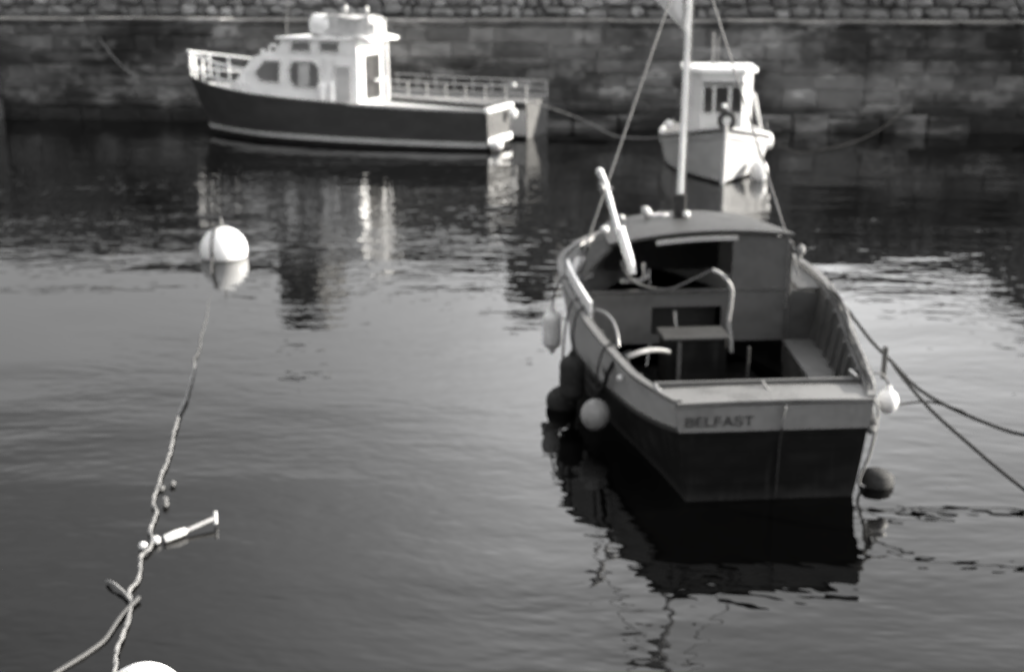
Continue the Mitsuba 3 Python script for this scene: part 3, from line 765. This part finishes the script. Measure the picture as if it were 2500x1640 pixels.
# ------------------------------------------------------------------ the pale boat lying outside the workboat
F3 = Frame((0.72, 36.45, 0), 70.5)
H3 = Hull(F3, 7.0, 6.5, [0, .3, .6, .85, 1], [1.02, 1.15, 1.1, .6, .03], [.92, 1.05, .95, .4, .01], [1.04, 1.05, 1.1, 1.2, 1.3], .8, .5)
V = thing('launch', 'pale hulled launch with stern railings moored behind the workboat', 'boat')
for side in (-1, 1):
    add(H3.band(0, 1, lambda u: H3.zs(u) - .20, .10, side, 0, .04, 40, 6), 'paint_hull_grey', 'hull_side', V, 40)
    add(H3.band(0, 1, .098, -.4, side, 0.005, .04, 40, 5), 'paint_black', 'hull_bottom', V, 40)
    add(H3.band(0, 1, lambda u: H3.zs(u), lambda u: H3.zs(u) - .198, side, -.015, .04, 40, 3), 'paint_dark', 'sheer_strake', V, 40)
    add(H3.rail(0, .99, side, .1, .05, -.02), 'paint_stripe', 'gunwale', V, 30)
    for h in (.24, .46):
        u = np.linspace(.0, .72, 20); z = H3.zs(u)
        add(F3(tube(np.stack([side * (H3.hb(u, z) - .06), H3.s(u, z), z + h], 1), .025, 6)), 'paint_light', 'railing', V, True)
    for u in np.linspace(.0, .7, 9):
        z = float(H3.zs(u))
        add(F3(tube([(side * (float(H3.hb(u, z)) - .06), float(H3.s(u, z)), z + .03), (side * (float(H3.hb(u, z)) - .06), float(H3.s(u, z)), z + .48)], .026, 6)), 'paint_light', 'rail_post', V, True)
add(H3.transom(-.2, 1.03, -.03, .05, 0, 8), 'paint_panel', 'transom', V, False)
dA = np.array([[[k * max(float(H3.hb(u, .9)) - .05, .004), float(H3.s(u, .9)), float(H3.zs(u)) - .05] for k in np.linspace(-1, 1, 5)] for u in np.linspace(0.01, .97, 16)])
add(F3(slab(dA, dA + [0, 0, .03])), 'paint_deck', 'deck', V, 30)
add(F3(ball(.07, (-1.0, .35, 1.52))), 'fender_white', 'stern_lamp', V, True)
vl = thing('stern_mooring_line', 'slack mooring line running right from the stern of the pale launch', 'rope')
add(tube(spline([F3.pt(-.7, -.03, 1.05), (2.1, 35.2, .55), (3.0, 34.3, .22), (4.0, 33.6, .3), (4.4, 33.6, .8)], 30), .02, 6), 'rope_mid', 'rope', vl, True)

# ------------------------------------------------------------------ the day boat, bow towards the camera
F4 = Frame((5.29, 33.8, 0), 175.0)
H4 = Hull(F4, 6.5, 6.25, [0, .2, .45, .65, .82, .93, 1], [.95, 1.2, 1.32, 1.25, .95, .5, .04], [.8, 1.05, 1.15, 1.0, .6, .24, .02],
          [.66, .66, .72, .84, 1.02, 1.16, 1.27], .75, .5)
D = thing('day_boat', 'small pale boat with upright wheelhouse, its bow towards the camera', 'boat')
for side in (-1, 1):
    hm = 'paint_hull_grey' if side < 0 else 'paint_hull_grey'
    add(H4.band(0, 1, lambda u: H4.zs(u), .06, side, 0, .04, 44, 8), hm, 'hull_side', D, 40)
    add(H4.band(0, 1, .058, -.4, side, 0.006, .04, 40, 5), 'paint_black', 'hull_bottom', D, 40)
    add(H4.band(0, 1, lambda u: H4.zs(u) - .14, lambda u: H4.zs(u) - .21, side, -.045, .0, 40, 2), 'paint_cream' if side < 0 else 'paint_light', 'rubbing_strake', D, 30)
    add(H4.band(0, 1, lambda u: H4.zs(u) - .01, lambda u: H4.zs(u) - .07, side, -.03, .0, 40, 2), 'paint_dark', 'sheer_strake', D, 30)
    add(H4.rail(0, .995, side, .10, .05, -.03), 'paint_cream', 'gunwale', D, 30)
add(H4.transom(-.2, .66, -.03, .05, 0, 6), 'paint_hull_grey', 'transom', D, False)
add(F4(tube([(0, 6.28, -.2), (0, 6.40, .6), (0, 6.53, 1.34)], .05, 8)), 'paint_cream', 'stem_post', D, True)
dA = np.array([[[k * max(float(H4.hb(u, .6)) - .05, .004), float(H4.s(u, .6)), float(H4.zs(u)) - .04] for k in np.linspace(-1, 1, 5)] for u in np.linspace(0.02, .97, 16)])
add(F4(slab(dA, dA + [0, 0, .03])), 'paint_deck', 'deck', D, 30)
# wheelhouse: a plan with canted front corners
C0 = (-0.05)
plan = Polygon([(C0 - .80, 1.9), (C0 + .78, 1.9), (C0 + .78, 3.35), (C0 + .45, 3.72), (C0 - .55, 3.72), (C0 - .80, 3.45)])
HW = add(F4(plate(plan, 1.50, lambda v: np.stack([v[:, 0], v[:, 1], v[:, 2] + .78], 1))), 'paint_cream', 'wheelhouse', D, False)
rp = plan.buffer(.10, join_style='mitre')
add(F4(plate(rp, .10, lambda v: np.stack([v[:, 0], v[:, 1], v[:, 2] + 2.282], 1))), 'paint_white', 'wheelhouse_roof', D, False)
for t0, t1 in ((-.52, -.28), (-.20, .10), (.17, .38)):
    w = key_for(D, 'window')
    add(F4(plate(sbox(C0 + t0 - .03, 1.30, C0 + t1 + .03, 1.98).difference(sbox(C0 + t0, 1.33, C0 + t1, 1.95)), .035, lambda v: np.stack([v[:, 0], 3.718 + v[:, 2], v[:, 1]], 1))), 'paint_cream', 'frame', w, False)
    add(F4(block(C0 + t0, C0 + t1, 3.721, 3.735, 1.33, 1.95, .003)), 'glass_dark', 'pane', w, False)
add(F4(block(C0 - .58, C0 + .42, 3.725, 3.79, 2.00, 2.06, .01)), 'paint_panel', 'window_hood', D, False)
add(F4(cat(tube([(.1, 3.0, 2.38), (.12, 3.0, 3.2)], .03, 8), tube([(-.0, 3.0, 2.38), (-.02, 2.95, 3.1)], .015, 8))), 'rope_mid', 'aerial', D, True)
for t, s, z in ((-1.05, 3.0, .8),):
    add(F4(cat(tube([(-.92, 3.3, 1.75), (-1.12, 3.4, .85)], .035, 8), tube([(-.92, 2.9, 1.75), (-1.16, 2.9, .85)], .03, 8))), 'paint_cream', 'side_rail', D, True)
tyr = thing('tyre', 'dark tyre hung on the stem head of the small pale boat', 'tyre')
add(F4(ring(.155, .06, (-.02, 6.42, 1.44), (.1, 1, .15))), 'rubber', 'ring', tyr, True)
add(F4(ball(.06, (.03, 6.1, 1.72))), 'fender_white', 'bow_light', D, True)
for lab, t, s, z, r, sq in (('white ball fender low on the sunlit bow of the small pale boat', -.88, 5.5, .18, .21, 1.3), ('small white ball on the shaded gunwale of the small pale boat', 1.16, 3.85, 1.06, .10, 1.0),
                            ('white fender hanging amidships on the sunlit side of the small pale boat', -1.20, 4.1, .72, .14, 1.5)):
    f = thing('fender', lab, 'fender', 'fenders of the small pale boat')
    add(F4(ball(r, (t, s, z), sq)), 'fender_white', 'body', f, True)
    add(F4(tube([(t, s, z + r * sq * .9), (t * .95, s, z + r * sq + .25 if z < 1 else z - r * .9)], .014, 6)), 'rope_mid', 'lanyard', f, True)
dl = thing('bow_line', 'dark slack line from the small pale boat away to the right', 'rope')
add(tube(spline([F4.pt(-1.3, 4.3, .75), (7.2, 30.2, .35), (8.6, 31.5, .4), (10.5, 34.2, .7), (12.0, 37.2, 1.4)], 30), .008, 6), 'rope_dark', 'rope', dl, True)

# ------------------------------------------------------------------ buoys and the floating rope
by = thing('mooring_buoy', 'big white mooring buoy afloat, left of the near boat', 'buoy', 'white mooring buoys')
bc = np.array((-4.80, 20.05, 0.13))
R_ = .385
add(lathe([(R_ * math.cos(t), R_ * math.sin(t)) for t in np.linspace(-.29, math.pi / 2, 24)], 40, (0, 0, 1), bc), 'buoy_white', 'upper_half', by, True)
add(lathe([(R_ * 1.012 * math.cos(t), R_ * 1.012 * math.sin(t)) for t in np.linspace(-math.pi / 2, -.30, 16)], 40, (0, 0, 1), bc), 'buoy_weed', 'weedy_underside', by, True)
add(cat(tube([bc + (0.0, 0, R_ - .02), bc + (-.01, -.02, R_ + .11)], .022, 8), ring(.035, .014, bc + (-.01, -.02, R_ + .12), (1, .3, 0), 16, 8)), 'rope_mid', 'top_eye', by, True)
br = [bc + np.array([-.11, -math.sin(t) * 1.0, math.cos(t)]) * [1, R_ * .985, R_ * .985] for t in np.linspace(0.05, 1.9, 18)]
add(tube([q + [0, -.012, .012] for q in br], .022, 7), 'rope_dark', 'strap', by, True)
by = thing('mooring_buoy', 'white mooring buoy cut by the bottom edge at lower left', 'buoy', 'white mooring buoys')
bc = np.array((-2.30, 6.72, 0.12)); R2 = .275
add(lathe([(R2 * math.cos(t), R2 * math.sin(t)) for t in np.linspace(-.2, math.pi / 2, 20)], 40, (0, 0, 1), bc), 'buoy_white', 'upper_half', by, True)
add(lathe([(R2 * 1.012 * math.cos(t), R2 * 1.012 * math.sin(t)) for t in np.linspace(-math.pi / 2, -.21, 14)], 40, (0, 0, 1), bc), 'buoy_weed', 'weedy_underside', by, True)

fr = thing('floating_rope', 'long pale mooring rope trailing from the big buoy to the lower left', 'rope')
RP = [(-4.86, 19.75, .16), (-4.80, 19.2, .02), (-4.65, 18.6, -.02), (-4.4, 17.3, -.012), (-4.07, 15.5, .004), (-3.81, 14.0, .02), (-3.62, 12.9, .035), (-3.48, 11.96, .04), (-3.34, 11.13, .03), (-3.27, 10.59, .03),
      (-3.24, 10.29, .02), (-3.18, 10.01, .02), (-3.10, 9.83, .03), (-3.05, 9.48, .02), (-2.965, 9.3, .035), (-2.94, 9.16, .03), (-2.98, 9.0, .03), (-2.94, 8.85, .03), (-2.89, 8.56, .02), (-2.90, 8.42, .03), (-2.83, 8.22, .02),
      (-2.79, 7.9, .02), (-2.74, 7.61, .03), (-2.68, 7.33, .03), (-2.62, 7.07, .05), (-2.52, 6.85, .12)]
cl_ = spline(RP, 260)
wob = np.stack([meshkit.fbm(np.c_[np.arange(260) * .11, np.zeros(260), np.zeros(260)], 3) - .5, np.zeros(260), np.zeros(260)], 1) * .06
cl_ = cl_ + wob
ph = np.cumsum(nrg.uniform(.35, 1.5, 260))
for k in (0, 1):
    off = np.stack([np.cos(ph + k * np.pi), np.zeros(260), np.sin(ph + k * np.pi)], 1) * .006
    add(tube((cl_ + off)[:112], .011, 7), 'rope_wet', 'wet_strand', fr, True)
    add(tube((cl_ + off)[111:], .0125, 7), 'rope_pale', 'strand', fr, True)
add(tube(spline([(-2.80, 8.30, .03), (-2.86, 7.98, .02), (-2.87, 7.75, .015), (-2.94, 7.55, .01), (-3.04, 7.36, .008), (-3.14, 7.17, .004), (-3.24, 6.97, .002), (-3.4, 6.7, -.01)], 50), .017, 7), 'rope_wet', 'branch', fr, True)
add(tube(spline([(-2.85, 8.25, .03), (-2.97, 8.42, .03), (-3.05, 8.5, .04), (-3.13, 8.58, .02)], 14), [.012] * 14, 6), 'rope_mid', 'frayed_end', fr, True)
for q in ((-3.12, 10.46, .03), (-3.09, 10.1, .03), (-3.06, 10.0, .03), (-3.20, 10.38, .02)):
    add(ball(.028, q, .9, .6), 'rope_pale', 'knot', fr, True)
pu = thing('pickup_stick', 'thin floating pick-up stick with a cross handle, beside the pale rope', 'stick')
add(tube([(-2.88, 9.30, .03), (-2.80, 9.37, .04), (-2.74, 9.43, .04)], [.034, .036, .03], 10), 'fender_white', 'float_grip', pu, True)
add(tube([(-2.74, 9.43, .04), (-2.54, 9.62, .07)], .018, 8), 'fender_grey', 'shaft', pu, True)
add(beam((-2.535, 9.65, .12), (-2.527, 9.61, .02), .035, .025, (1, 0, 0)), 'fender_white', 'cross_handle', pu, False)
for lab, q in (('small white float left of the pale rope', (-3.02, 9.17, .03)), ('small white float between rope and pick-up stick', (-2.94, 9.27, .035))):
    k = add(ball(.036, q), 'fender_white', 'small_float', None, True, lab, 'float', 'small floats by the pale rope')
